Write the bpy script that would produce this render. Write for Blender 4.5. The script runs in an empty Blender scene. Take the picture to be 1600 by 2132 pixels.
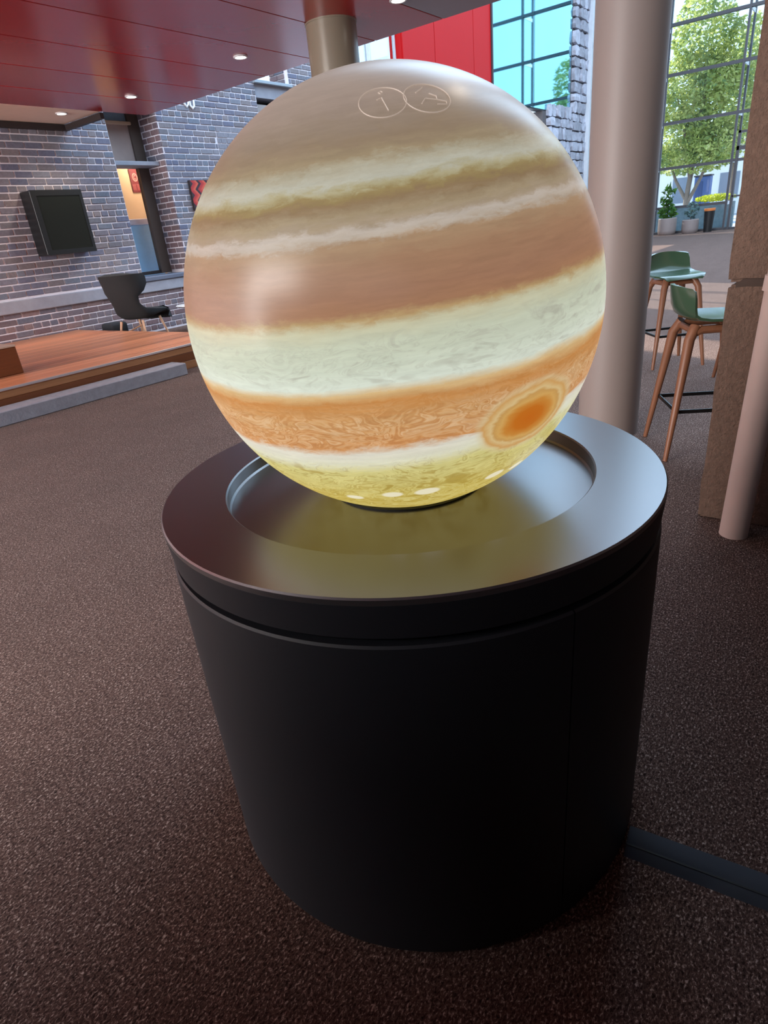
import bpy, bmesh, math, random
from mathutils import Vector, Matrix, noise as mnoise
random.seed(7)
R = math.radians
S = bpy.context.scene
COL = S.collection

# ------------------------------------------------------------------ camera
def cam_matrix(a, b, g):
    f = Vector((math.cos(a) * math.cos(b), math.sin(a) * math.cos(b), math.sin(b)))
    r0 = Vector((math.sin(a), -math.cos(a), 0)); u0 = r0.cross(f)
    r = r0 * math.cos(g) + u0 * math.sin(g); u = -r0 * math.sin(g) + u0 * math.cos(g)
    m = Matrix((r, u, -f)).transposed().to_4x4()
    return m
cd = bpy.data.cameras.new('camera'); cam = bpy.data.objects.new('camera', cd); COL.objects.link(cam)
cam.matrix_world = Matrix.Translation((0, 0, 1.4)) @ cam_matrix(R(38.603), R(-24.865), R(-5.982))
cd.sensor_fit = 'HORIZONTAL'; cd.sensor_width = 36; cd.lens = 1269.3 / 1600 * 36
cd.clip_start = 0.02; cd.clip_end = 500
S.camera = cam

# ------------------------------------------------------------------ world, sun, exposure
W = bpy.data.worlds.new('world'); S.world = W; W.use_nodes = True
wn = W.node_tree; wn.nodes.clear()
wo = wn.nodes.new('ShaderNodeOutputWorld'); wb = wn.nodes.new('ShaderNodeBackground')
wb.inputs[0].default_value = (0.56, 0.77, 1.0, 1); wb.inputs[1].default_value = 2.1
wn.links.new(wb.outputs[0], wo.inputs[0])
sd = bpy.data.lights.new('sun', 'SUN'); sd.energy = 10; sd.angle = R(0.6); sd.color = (1, .93, .78)
so = bpy.data.objects.new('sun', sd); COL.objects.link(so)
so.rotation_euler = Vector((-.45, -1.0, -.80)).to_track_quat('-Z', 'Y').to_euler(); so.location = (30, 40, 40)
def area(name, loc, aim, sx, sy, energy, col):
    d = bpy.data.lights.new(name, 'AREA'); d.shape = 'RECTANGLE'; d.size = sx; d.size_y = sy; d.energy = energy; d.color = col
    o = bpy.data.objects.new(name, d); COL.objects.link(o); o.location = loc
    o.rotation_euler = (Vector(aim) - Vector(loc)).to_track_quat('-Z', 'Z').to_euler(); return o
area('side_window_daylight', (-8.8, 6.0, 3.2), (0, 6.0, 2.4), 9.4, 6.0, 4700, (1, .96, .93))
area('atrium_fill_light', (18, 1, 11.9), (18, 1, 0), 20, 17, 4200, (.52, .75, 1))  # added overhead fill panel that brightens the interior
S.view_settings.view_transform = 'Standard'; S.view_settings.look = 'None'
S.view_settings.gamma = 1; S.view_settings.use_curve_mapping = False
S.view_settings.exposure = 0.0
S.cycles.max_bounces = 8; S.cycles.diffuse_bounces = 4; S.cycles.glossy_bounces = 4
S.cycles.transparent_max_bounces = 12; S.cycles.caustics_reflective = False; S.cycles.caustics_refractive = False
S.cycles.sample_clamp_indirect = 4
S.cycles.use_denoising = True

# ------------------------------------------------------------------ node and material helpers
def lin(c):
    c = c / 255
    return c / 12.92 if c <= .04045 else ((c + .055) / 1.055) ** 2.4
def rgb(r, g, b, k=1): return (lin(r) * k, lin(g) * k, lin(b) * k, 1)
class NT:
    def __init__(s, m):
        m.use_nodes = True; s.t = m.node_tree; s.t.nodes.clear(); s.out = s.n('ShaderNodeOutputMaterial')
    def n(s, typ, **k):
        o = s.t.nodes.new(typ)
        for a, v in k.items(): setattr(o, a, v)
        return o
    def put(s, sock, v):
        if hasattr(v, 'is_linked') or isinstance(v, bpy.types.NodeSocket): s.t.links.new(v, sock)
        else: sock.default_value = v
    def m(s, op, a, b=0.0, c=None, clamp=False):
        o = s.n('ShaderNodeMath', operation=op, use_clamp=clamp); s.put(o.inputs[0], a); s.put(o.inputs[1], b)
        if c is not None: s.put(o.inputs[2], c)
        return o.outputs[0]
    def v(s, op, a, b=None):
        o = s.n('ShaderNodeVectorMath', operation=op); s.put(o.inputs[0], a)
        if b is not None: s.put(o.inputs[3] if op == 'SCALE' else o.inputs[1], b)
        return o.outputs['Value'] if op in ('DOT_PRODUCT', 'LENGTH', 'DISTANCE') else o.outputs[0]
    def noise(s, vec, scale, detail=2, rough=.5, dist=0, out=0):
        o = s.n('ShaderNodeTexNoise'); s.put(o.inputs['Vector'], vec); o.inputs['Scale'].default_value = scale
        o.inputs['Detail'].default_value = detail; o.inputs['Roughness'].default_value = rough; o.inputs['Distortion'].default_value = dist
        return o.outputs[out]
    def ramp(s, fac, stops, interp='LINEAR'):
        o = s.n('ShaderNodeValToRGB'); o.color_ramp.interpolation = interp; s.put(o.inputs[0], fac)
        e = o.color_ramp.elements
        while len(e) < len(stops): e.new(0.5)
        for i, (p, c) in enumerate(sorted(stops, key=lambda q: q[0])):
            e[i].position = p; e[i].color = c if hasattr(c, '__len__') else (c, c, c, 1)
        return o.outputs[0]
    def mix(s, fac, a, b, mode='MIX'):
        o = s.n('ShaderNodeMix', data_type='RGBA', blend_type=mode); s.put(o.inputs[0], fac); s.put(o.inputs[6], a); s.put(o.inputs[7], b)
        return o.outputs[2]
    def obj(s): return s.n('ShaderNodeTexCoord').outputs['Object']
    def pos(s): return s.n('ShaderNodeNewGeometry').outputs['Position']
    def bsdf(s, base, rough=.5, metal=0, spec=.5, **k):
        o = s.n('ShaderNodeBsdfPrincipled'); s.put(o.inputs['Base Color'], base); s.put(o.inputs['Roughness'], rough)
        s.put(o.inputs['Metallic'], metal); s.put(o.inputs['Specular IOR Level'], spec)
        for a, v in k.items(): s.put(o.inputs[a.replace('_', ' ')], v)
        s.t.links.new(o.outputs[0], s.out.inputs[0]); return o
    def bump(s, h, strength, dist, node):
        b = s.n('ShaderNodeBump'); b.inputs['Strength'].default_value = strength; b.inputs['Distance'].default_value = dist
        s.put(b.inputs['Height'], h); s.t.links.new(b.outputs[0], node.inputs['Normal'])
MATS = {}
def mat(name, base, rough=.5, metal=0, spec=.5, var=.12, scale=8, bump=0, bscale=40, vec='pos', rnd=0, stretch=None, **k):
    """a plain surface with soft procedural mottling; rnd adds a tone per object"""
    if name in MATS: return MATS[name]
    m = bpy.data.materials.new(name); t = NT(m)
    p = t.pos() if vec == 'pos' else t.obj()
    if stretch: p = t.v('MULTIPLY', p, stretch)
    nz = t.noise(p, scale, 4, .6)
    f = t.m('MULTIPLY_ADD', nz, var * 2, 1 - var)
    if rnd:
        r = t.n('ShaderNodeObjectInfo').outputs['Random']
        f = t.m('MULTIPLY', f, t.m('MULTIPLY_ADD', r, rnd * 2, 1 - rnd))
    col = t.v('SCALE', base[:3], f)
    b = t.bsdf(col, rough, metal, spec, **k)
    if bump: t.bump(t.noise(p, bscale, 4, .6), bump, .01, b)
    MATS[name] = m; return m
def emit(name, c, st):
    if name in MATS: return MATS[name]
    m = bpy.data.materials.new(name); t = NT(m); e = t.n('ShaderNodeEmission'); e.inputs[0].default_value = c; e.inputs[1].default_value = st
    t.t.links.new(e.outputs[0], t.out.inputs[0]); MATS[name] = m; return m

# ------------------------------------------------------------------ geometry helpers
def join(*gs):
    V, F = [], []
    for v, f in gs:
        o = len(V); V += list(v); F += [tuple(i + o for i in q) for q in f]
    return V, F
def box(x0, x1, y0, y1, z0, z1):
    V = [(x, y, z) for z in (z0, z1) for y in (y0, y1) for x in (x0, x1)]
    return V, [(0, 2, 3, 1), (4, 5, 7, 6), (0, 1, 5, 4), (2, 6, 7, 3), (0, 4, 6, 2), (1, 3, 7, 5)]
def bbox(x0, x1, y0, y1, z0, z1, bev=.005, seg=1):
    bm = bmesh.new(); V, F = box(x0, x1, y0, y1, z0, z1)
    vs = [bm.verts.new(v) for v in V]
    for f in F: bm.faces.new([vs[i] for i in f])
    bmesh.ops.bevel(bm, geom=bm.edges[:], offset=bev, segments=seg, affect='EDGES', profile=.5)
    bm.verts.index_update(); r = ([tuple(v.co) for v in bm.verts], [tuple(v.index for v in f.verts) for f in bm.faces]); bm.free(); return r
def prism(poly, z0, z1):
    n = len(poly); V = [(x, y, z0) for x, y in poly] + [(x, y, z1) for x, y in poly]
    return V, [tuple(range(n))[::-1], tuple(range(n, 2 * n))] + [(i, (i + 1) % n, n + (i + 1) % n, n + i) for i in range(n)]
def lathe(prof, n=64, a0=0, a1=2 * math.pi, c=(0, 0), close=False):
    full = abs(a1 - a0 - 2 * math.pi) < 1e-6; m = n if full else n + 1; V, F = [], []
    for i in range(m):
        a = a0 + (a1 - a0) * i / n
        for r, z in prof: V.append((c[0] + r * math.cos(a), c[1] + r * math.sin(a), z))
    k = len(prof)
    for i in range(n):
        j = (i + 1) % m
        for q in range(k if close else k - 1):
            q2 = (q + 1) % k; F.append((i * k + q, j * k + q, j * k + q2, i * k + q2))
    if close and not full: F += [tuple(range(k)), tuple(range(n * k, n * k + k))[::-1]]
    return V, F
def tube(pts, rad, n=10, cap=True):
    pts = [Vector(p) for p in pts]; rad = rad if hasattr(rad, '__len__') else [rad] * len(pts); V, F = [], []
    d0 = (pts[1] - pts[0]).normalized(); x = d0.orthogonal().normalized()
    for i, p in enumerate(pts):
        d = (pts[min(i + 1, len(pts) - 1)] - pts[max(i - 1, 0)]).normalized(); x = (x - d * x.dot(d)).normalized(); y = d.cross(x)
        for k in range(n):
            a = 2 * math.pi * k / n; V.append(tuple(p + (x * math.cos(a) + y * math.sin(a)) * rad[i]))
    for i in range(len(pts) - 1):
        for k in range(n): F.append((i * n + k, i * n + (k + 1) % n, (i + 1) * n + (k + 1) % n, (i + 1) * n + k))
    if cap: F += [tuple(range(n))[::-1], tuple(range((len(pts) - 1) * n, len(pts) * n))]
    return V, F
def sheet(rows, thick, wrap=False):
    """solid shell from a grid of points (rows of equal length), given thickness along the local normal"""
    nr, nc = len(rows), len(rows[0]); P = [[Vector(p) for p in r] for r in rows]; N = []
    for i in range(nr):
        N.append([])
        for j in range(nc):
            a = P[min(i + 1, nr - 1)][j] - P[max(i - 1, 0)][j]; b = P[i][min(j + 1, nc - 1)] - P[i][max(j - 1, 0)]
            N[-1].append(a.cross(b).normalized())
    V = [tuple(P[i][j]) for i in range(nr) for j in range(nc)] + [tuple(P[i][j] - N[i][j] * thick) for i in range(nr) for j in range(nc)]
    o = nr * nc; F = []
    for i in range(nr - 1):
        for j in range(nc - 1):
            q = (i * nc + j, (i + 1) * nc + j, (i + 1) * nc + j + 1, i * nc + j + 1); F += [q, tuple(o + k for k in q[::-1])]
    bd = [i * nc for i in range(nr)] + [(nr - 1) * nc + j for j in range(1, nc)] + [i * nc + nc - 1 for i in range(nr - 2, -1, -1)] + [j for j in range(nc - 2, 0, -1)]
    for k in range(len(bd)):
        a, b = bd[k], bd[(k + 1) % len(bd)]; F.append((a, o + a, o + b, b))
    return V, F
def mesh(name, g, smooth=False, angle=None):
    me = bpy.data.meshes.new(name); me.from_pydata([tuple(v) for v in g[0]], [], g[1]); me.update()
    bm = bmesh.new(); bm.from_mesh(me); bmesh.ops.recalc_face_normals(bm, faces=bm.faces[:]); bm.to_mesh(me); bm.free()
    if smooth:
        me.shade_smooth()
        if angle: me.set_sharp_from_angle(angle=R(angle))
    return me
def obj(name, g, m, parent=None, loc=None, smooth=False, angle=35):
    me = g if isinstance(g, bpy.types.Mesh) else mesh(name, g, smooth, angle)
    if m and not me.materials: me.materials.append(m)
    o = bpy.data.objects.new(name, me); COL.objects.link(o)
    if parent: o.parent = parent
    if loc: o.location = loc
    return o
def tag(o, label, cat, group=None):
    o['label'] = label; o['category'] = cat
    if group: o['group'] = group
    return o
def thing(name, label, cat, loc=(0, 0, 0), rz=0, group=None):
    o = bpy.data.objects.new(name, None); COL.objects.link(o); o.location = loc; o.rotation_euler = (0, 0, rz); o.empty_display_size = .1
    return tag(o, label, cat, group)
def struct(name, g, m, label=None, smooth=False):
    o = obj(name, g, m, smooth=smooth); o['kind'] = 'structure'
    if label: o['label'] = label
    return o
def copy_tree(o, parent=None):
    c = o.copy(); COL.objects.link(c); c.parent = parent
    for ch in list(o.children): copy_tree(ch, c)
    return c

# ------------------------------------------------------------------ materials
def carpet_mat():
    m = bpy.data.materials.new('carpet'); t = NT(m); p = t.pos()
    fine = t.noise(t.v('MULTIPLY', p, (1, 1.6, 1)), 120, 3, .7, .6); big = t.noise(p, 2.2, 3, .6)
    c = t.ramp(fine, [(.34, rgb(42, 28, 25)), (.48, rgb(90, 68, 61)), (.57, rgb(116, 91, 82)), (.67, rgb(206, 182, 170))])
    c = t.v('SCALE', c, t.m('MULTIPLY_ADD', big, .4, .68))
    b = t.bsdf(c, .95, 0, .08); b.inputs['Sheen Weight'].default_value = .04; b.inputs['Sheen Roughness'].default_value = .4
    t.bump(fine, .55, .006, b); return m
def brick_mat(name, cols, k=1):
    m = bpy.data.materials.new(name); t = NT(m)
    r = t.n('ShaderNodeObjectInfo').outputs['Random']
    c = t.ramp(r, [(i / (len(cols) - 1), rgb(*q, k)) for i, q in enumerate(cols)])
    nz = t.noise(t.pos(), 26, 5, .65)
    c = t.v('SCALE', c, t.m('MULTIPLY_ADD', nz, .7, .65))
    b = t.bsdf(c, .8, 0, .3); t.bump(nz, .5, .006, b); return m
def wood_mat(name, c1, c2, axis=0, scale=3, rough=.35, rnd=.15):
    m = bpy.data.materials.new(name); t = NT(m); p = t.pos() if axis is not None else t.obj()
    st = [14, 14, 14]
    st[axis if axis is not None else 2] = .7
    r = t.n('ShaderNodeObjectInfo').outputs['Random']
    off = t.n('ShaderNodeCombineXYZ'); t.put(off.inputs[1], t.m('MULTIPLY', r, 37.0))
    nz = t.noise(t.v('ADD', t.v('MULTIPLY', p, tuple(st)), off.outputs[0]), scale, 5, .6, .8)
    c = t.mix(nz, c1, c2); c = t.v('SCALE', c, t.m('MULTIPLY_ADD', r, rnd * 2, 1 - rnd))
    b = t.bsdf(c, rough, 0, .4); t.bump(nz, .08, .002, b); return m
def leaf_mat(name, stops, trans=.5):
    m = bpy.data.materials.new(name); t = NT(m)
    nz = t.noise(t.pos(), 1.3, 3, .7); n2 = t.noise(t.pos(), 9, 2, .5)
    c = t.ramp(t.m('ADD', t.m('MULTIPLY', nz, .6), t.m('MULTIPLY', n2, .4)), stops)
    d = t.n('ShaderNodeBsdfDiffuse'); tr = t.n('ShaderNodeBsdfTranslucent'); mx = t.n('ShaderNodeMixShader'); mx.inputs[0].default_value = trans
    t.put(d.inputs[0], c); t.put(tr.inputs[0], c)
    t.t.links.new(d.outputs[0], mx.inputs[1]); t.t.links.new(tr.outputs[0], mx.inputs[2]); t.t.links.new(mx.outputs[0], t.out.inputs[0]); return m
def glass_mat(name, tint, gloss):
    m = bpy.data.materials.new(name); t = NT(m)
    tr = t.n('ShaderNodeBsdfTransparent'); tr.inputs[0].default_value = tint
    gl = t.n('ShaderNodeBsdfGlossy'); gl.inputs['Roughness'].default_value = .02
    lw = t.n('ShaderNodeFresnel'); lw.inputs[0].default_value = 1.45
    wob = t.noise(t.pos(), .8, 2); b = t.n('ShaderNodeBump'); b.inputs['Strength'].default_value = .02; t.put(b.inputs['Height'], wob)
    t.t.links.new(b.outputs[0], gl.inputs['Normal'])
    mx = t.n('ShaderNodeMixShader'); t.put(mx.inputs[0], t.m('MULTIPLY', lw.outputs[0], gloss))
    t.t.links.new(tr.outputs[0], mx.inputs[1]); t.t.links.new(gl.outputs[0], mx.inputs[2]); t.t.links.new(mx.outputs[0], t.out.inputs[0]); return m

CARPET = carpet_mat()
BRICK = brick_mat('grey_brick', [(112, 110, 122), (124, 122, 134), (104, 106, 126), (132, 124, 128), (118, 110, 114), (112, 118, 132), (136, 132, 140)])
BRICK_LOW = brick_mat('brown_brick', [(126, 102, 104), (112, 92, 96), (118, 110, 118), (134, 110, 108), (104, 104, 116), (116, 96, 96)])
MORTAR = mat('mortar', rgb(228, 220, 226), .9, var=.15, scale=20, bump=.3)
CONC = mat('concrete', rgb(150, 150, 160), .85, var=.25, scale=5, bump=.3, bscale=30)
KERB = mat('kerb_stone', rgb(146, 144, 152), .8, var=.3, scale=14, bump=.3)
PLANK = wood_mat('stage_plank', rgb(158, 92, 60), rgb(226, 152, 112), rnd=.32)
FASC = wood_mat('fascia_wood', rgb(130, 84, 54), rgb(186, 132, 92))
FASCD = wood_mat('fascia_dark_wood', rgb(96, 52, 30), rgb(128, 76, 44))
STOOLW = wood_mat('stool_wood', rgb(96, 60, 42), rgb(138, 90, 64), None, 2.5, .45)
STAINW = mat('nosing_metal', rgb(190, 180, 180), .4, .3)
REDS = mat('red_soffit', rgb(160, 14, 20), .22, 0, .6, var=.1, scale=1.5, rnd=.06)
MAUVE = mat('mauve_soffit', rgb(118, 92, 98), .24, 0, .6, var=.1, scale=1.5, rnd=.06)
REDW = mat('red_panel', rgb(186, 6, 10), .45, 0, .2, var=.05, scale=1)
BEIGE = mat('beige_board', rgb(232, 212, 198), .8, var=.05)
DARKT = mat('dark_trim', rgb(46, 38, 38), .6)
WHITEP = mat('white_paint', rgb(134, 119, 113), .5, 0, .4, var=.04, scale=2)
TANP = mat('tan_paint', rgb(130, 120, 104), .3, 0, .5, var=.05, scale=2)
PIER = mat('sandstone', rgb(110, 86, 73), .95, var=.4, scale=30, bump=1, bscale=70)
RUBBLE = mat('rubble_stone', rgb(176, 174, 184), .9, var=.55, scale=5, bump=.9, bscale=14, rnd=.25)
BLACKM = mat('black_laminate', rgb(30, 31, 36), .5, 0, .45, var=.08, scale=3)
BLACKIN = mat('black_void', rgb(8, 8, 9), .7)
PLATE = mat('dark_metal_plate', rgb(132, 130, 132), .3, .9, .5, var=.04, scale=5)
BLACKF = mat('black_fabric', rgb(34, 34, 36), .9, var=.2, scale=60)
SCREENB = mat('screen_casing', rgb(24, 25, 27), .4)
SCREENG = mat('screen_glass', rgb(26, 30, 28), .12, 0, .5)
STEEL = mat('window_steel', rgb(60, 56, 60), .5, .1)
STEELW = mat('white_steel', rgb(206, 206, 210), .4)
GREENS = mat('green_plastic', rgb(50, 74, 54), .2, 0, .9, var=.04)
BLACKS = mat('black_steel', rgb(22, 22, 24), .25, .4)
GLASS = glass_mat('window_glass', (.94, .98, 1, 1), .35)
CYANG = mat('blue_mirror_glass', rgb(150, 222, 242), .035, 1, .5, var=.06, scale=.7)
PIPEP = mat('pipe_paint', rgb(196, 170, 160), .5, 0, .3, var=.05)
WALLB = mat('painted_wall', rgb(150, 140, 138), .8, var=.06)

# ------------------------------------------------------------------ setting: floor and wall backings
struct('floor', box(-9, 30.6, -9, 11.6, -.1, 0), CARPET, 'brown speckled carpet')
struct('pavement', box(30.6, 90, -40, 60, -.25, -.02), mat('paving', rgb(176, 182, 196), .7, var=.15, scale=1.2), 'pale paving outside the glass wall')

V0 = 11.0
BM = {}
def brick_mesh(L, mt):
    k = (round(L, 3), mt.name)
    if k not in BM:
        me = mesh('brick', bbox(-L / 2, L / 2, -.05, .05, -.0405, .0405, .006)); me.materials.append(mt); BM[k] = me
    return BM[k]
PITCH, CZ = .288, .1003
def z_row(i): return 2.44 + CZ * i                      # lower joint of course i; i % 4 == 0 is a header course
def rows_between(za, zb):
    return [i for i in range(int((za - 2.44) / CZ) - 1, int((zb - 2.44) / CZ) + 2) if z_row(i) >= za - .02 and z_row(i) + CZ <= zb + .03]
rb = random.Random(3)
def lay(u0, u1, za, zb, parent, mt, v=V0 - .038, joined=None):
    """courses of bricks on the face v, each one its own object (or collected into joined)"""
    for i in rows_between(za, zb):
        L = PITCH / 2 if i % 4 == 0 else PITCH
        off = (i % 4) * .37 * PITCH if i % 4 else .05
        u = math.floor(u0 / L) * L + (off % L) - L
        while u < u1:
            a, b = max(u, u0), min(u + L, u1)
            if b - a > .05:
                ln = max(.03, round((b - a - .018) / .012) * .012) if b - a < L - .01 else L - .018
                c = ((a + b) / 2, v + rb.uniform(-.004, .004), z_row(i) + CZ / 2)
                if joined is not None:
                    g = box(c[0] - ln / 2, c[0] + ln / 2, c[1] - .05, c[1] + .05, c[2] - .0405, c[2] + .0405); joined.append(g)
                else:
                    o = obj('brick', brick_mesh(ln, mt), None, parent, c); o.rotation_euler = (rb.uniform(-.01, .01), rb.uniform(-.006, .006), 0)
            u += L
# wall_left: long brick wall under the red ceiling, above its concrete ledge
wl = struct('wall_left', box(-9, 7.2, V0 - .075, V0 + .4, .9, 3.9), MORTAR, 'grey brick wall with pale mortar under the red ceiling')
lay(4.35, 7.2, .905, 3.343, wl, BRICK); lay(6.3, 7.2, 3.343, 3.76, wl, BRICK)
J = []; lay(2.0, 4.35, .905, 3.343, wl, BRICK, joined=J)
o = obj('brick_rest', join(*J), BRICK, wl); o['kind'] = 'stuff'
wb_ = struct('wall_left_base', box(-9, 10.9, V0 - .075, V0 + .4, 0, .72), MORTAR, 'brown brick base course below the concrete ledge')
lay(4.3, 9.0, .02, .72, wb_, BRICK_LOW)
J = []; lay(2.0, 4.3, .3, .72, wb_, BRICK_LOW, joined=J)
o = obj('brick_rest', join(*J), BRICK_LOW, wb_); o['kind'] = 'stuff'
struct('trim_1', bbox(-9, 10.9, V0 - .13, V0 + .1, .715, .905, .012), CONC, 'weathered concrete ledge running along the brick wall')
# wall_rear: brick wall beyond the narrow window bay
wr = struct('wall_rear', box(8.262, 10.86, V0 - .075, V0 + .45, .9, 12.2), MORTAR, 'grey brick wall between the two narrow window bays')
lay(8.25, 9.6, .905, 3.543, wr, BRICK); lay(8.25, 10.86, 3.543, 4.847, wr, BRICK)
J = []; lay(9.6, 10.86, .905, 3.543, wr, BRICK, joined=J); lay(8.25, 10.86, 4.847, 5.6, wr, BRICK, joined=J)
o = obj('brick_rest', join(*J), BRICK, wr); o['kind'] = 'stuff'
# brick return of the first bay
jm = struct('wall_jamb', box(8.248, 8.3, V0 - .06, V0 + .62, .9, 3.8), MORTAR, 'dark brick side of the narrow window bay')
for i in rows_between(.98, 3.75):
    for k, (a, b) in enumerate(((-.05, .20), (.20, .46)) if i % 2 else ((-.05, .10), (.10, .36), (.36, .5))):
        o = obj('brick', brick_mesh(round(b - a - .02, 3), BRICK_LOW), None, jm, (8.285, V0 - .03 + (a + b) / 2, z_row(i) + CZ / 2)); o.rotation_euler = (0, 0, R(90))
wq = struct('wall_upper', box(11.92, 13.4, V0 - .075, V0 + .45, 0, 12.2), MORTAR, 'pale brick wall beside the bright upper window')
lay(11.92, 13.4, 4.2, 5.0, wq, BRICK)
struct('wall_left_upper', box(-9, 8.25, V0, V0 + .5, 3.9, 12.2), WALLB)
struct('wall_under_window', box(10.86, 26, V0 - .05, V0 + .45, 0, 4.0), WALLB)
struct('wall_high', box(10.86, 21.7, V0 + .05, V0 + .5, 9.0, 12.2), WALLB)

struct('wall_shade_partition', box(-1.9, -1.6, -9, 2.35, 0, 2.05), mat('dark_wall', rgb(60, 54, 52), .8))  # unseen partition added behind the camera to keep the foreground dark
struct('wall_light_block', box(2.98, 3.82, -9, -.42, 0, 6), mat('sandstone', None), 'brown sandstone wall running on from the pier, added to block light')  # out of view, added to keep light off the near right floor
struct('wall_right', box(-9, 30.6, -9.3, -9, 0, 12), mat('dark_wall', rgb(60, 54, 52), .8))

# ------------------------------------------------------------------ first narrow bay: sill, frame, transom, glass, lit room behind
w1 = struct('window_1', box(7.2, 8.25, V0 + .50, V0 + .56, 1.0, 1.06), DARKT, 'narrow window bay in the brick wall')
obj('frame_post', box(7.2, 7.24, V0 + .50, V0 + .56, 1.06, 3.6), DARKT, w1)
obj('frame_post', box(8.02, 8.245, V0 + .46, V0 + .56, 1.0, 3.75), mat('bronze_frame', rgb(92, 78, 70), .5), w1)
obj('transom', bbox(7.15, 8.24, V0 + .10, V0 + .56, 2.86, 2.93, .008), CONC, w1)
obj('spandrel_panel', box(7.2, 8.04, V0 + .50, V0 + .54, 2.93, 3.56), mat('brown_panel', rgb(176, 154, 146), .7, var=.2, scale=3), w1)
obj('head_bar', bbox(7.18, 8.05, V0 + .42, V0 + .56, 3.56, 3.61, .006), mat('cream_trim', rgb(206, 176, 150), .6), w1)
obj('pane', box(7.24, 8.02, V0 + .52, V0 + .53, 1.06, 2.86), GLASS, w1)
obj('pane', box(7.2, 8.2, V0 + .52, V0 + .53, 3.61, 3.9), mat('pale_blue_glass', rgb(150, 180, 206), .2), w1)
obj('sill', bbox(7.12, 8.6, V0 - .16, V0 + .5, .905, .985, .012), mat('slate_sill', rgb(96, 100, 116), .6), w1)
rm = struct('wall_inner', box(6.8, 11.5, V0 + 1.28, V0 + 1.4, .3, 4.2), mat('cream_wall', rgb(232, 198, 160), .7, var=.05), 'cream wall of the lit room behind the narrow window')
struct('wall_inner_side', join(box(6.75, 6.85, V0 + .5, V0 + 1.4, .3, 4.2), box(10.4, 10.5, V0 + .5, V0 + 1.4, .3, 4.2), box(6.8, 10.5, V0 + .5, V0 + 1.4, 4.1, 4.2)), mat('cream_wall', rgb(232, 198, 160)))
cb = thing('reflection_block', 'pale blue block standing in for a reflection behind the narrow window', 'reflection_block', (8.15, V0 + 1.1, .7))  # blue block and pale top stand in for a reflection in the glass
obj('body', bbox(-.55, .28, -.15, .15, -.4, 1.22, .01), mat('reflected_blue', rgb(168, 214, 250), .5), cb)
obj('top', bbox(-.57, .30, -.17, .15, 1.22, 1.33, .01), mat('reflected_lilac', rgb(214, 206, 222), .5), cb)
ps = thing('poster', 'dark red poster with a pale round emblem behind the window glass', 'poster', (8.44, V0 + 1.27, 2.74))
obj('sheet', box(-.105, .105, -.008, 0, -.21, .21), mat('maroon_print', rgb(126, 44, 50), .6), ps)
EMB = mat('pink_print', rgb(226, 150, 140), .6)
obj('emblem', [(x, -.012, z + .06) for x, y, z in [(.062 * math.cos(a) * q, 0, .075 * math.sin(a) * q) for q in (1, .72) for a in [2 * math.pi * k / 28 for k in range(28)]]] and (
    [(q * .062 * math.cos(2 * math.pi * k / 28), -.012, .06 + q * .075 * math.sin(2 * math.pi * k / 28)) for q in (1, .72) for k in range(28)],
    [(k, (k + 1) % 28, 28 + (k + 1) % 28, 28 + k) for k in range(28)]), EMB, ps)
obj('emblem_letter', ([(q * .030 * math.cos(R(50 + 260 * k / 20)), -.012, .06 + q * .04 * math.sin(R(50 + 260 * k / 20))) for q in (1, .6) for k in range(21)],
    [(k, k + 1, 22 + k, 21 + k) for k in range(20)]), EMB, ps)
for xx in (-.05, .05): obj('lower_print', box(xx - .04, xx + .04, -.010, -.008, -.17, -.06), mat('rose_print', rgb(160, 76, 76), .6), ps)
ld = bpy.data.lights.new('room_lamp', 'POINT'); ld.energy = 40; ld.color = (1, .82, .6); ld.shadow_soft_size = .15
lo = bpy.data.objects.new('room_lamp', ld); COL.objects.link(lo); lo.location = (8.6, V0 + .85, 3.2)

# second, higher bay with its slab
w2 = struct('window_2', box(10.86, 11.92, V0 - .06, V0 + .45, 4.12, 4.36), CONC, 'concrete lintel of the higher window bay')
obj('ledge', bbox(10.82, 11.95, V0 - .16, V0 + .3, 4.36, 4.42, .008), mat('pale_ledge', rgb(150, 160, 170), .5), w2)
obj('void', box(10.86, 11.92, V0 + .3, V0 + .45, 3.4, 4.12), BLACKIN, w2)
obj('pane', box(10.86, 11.4, V0 + .42, V0 + .45, 4.42, 6.5), mat('teal_glass', rgb(120, 170, 176), .2), w2)
jb = struct('wall_jamb_upper', box(11.895, 11.925, V0, V0 + .45, 4.42, 6.5), MORTAR, 'dark brick side of the higher bay')
for i in rows_between(4.44, 5.2):
    for a, b in (((0, .2), (.2, .44)) if i % 2 else ((0, .28), (.28, .44))):
        o = obj('brick', brick_mesh(round(b - a - .012, 3), BRICK_LOW), None, jb, (11.915, V0 + (a + b) / 2, z_row(i) + CZ / 2)); o.rotation_euler = (0, 0, R(90))

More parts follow.
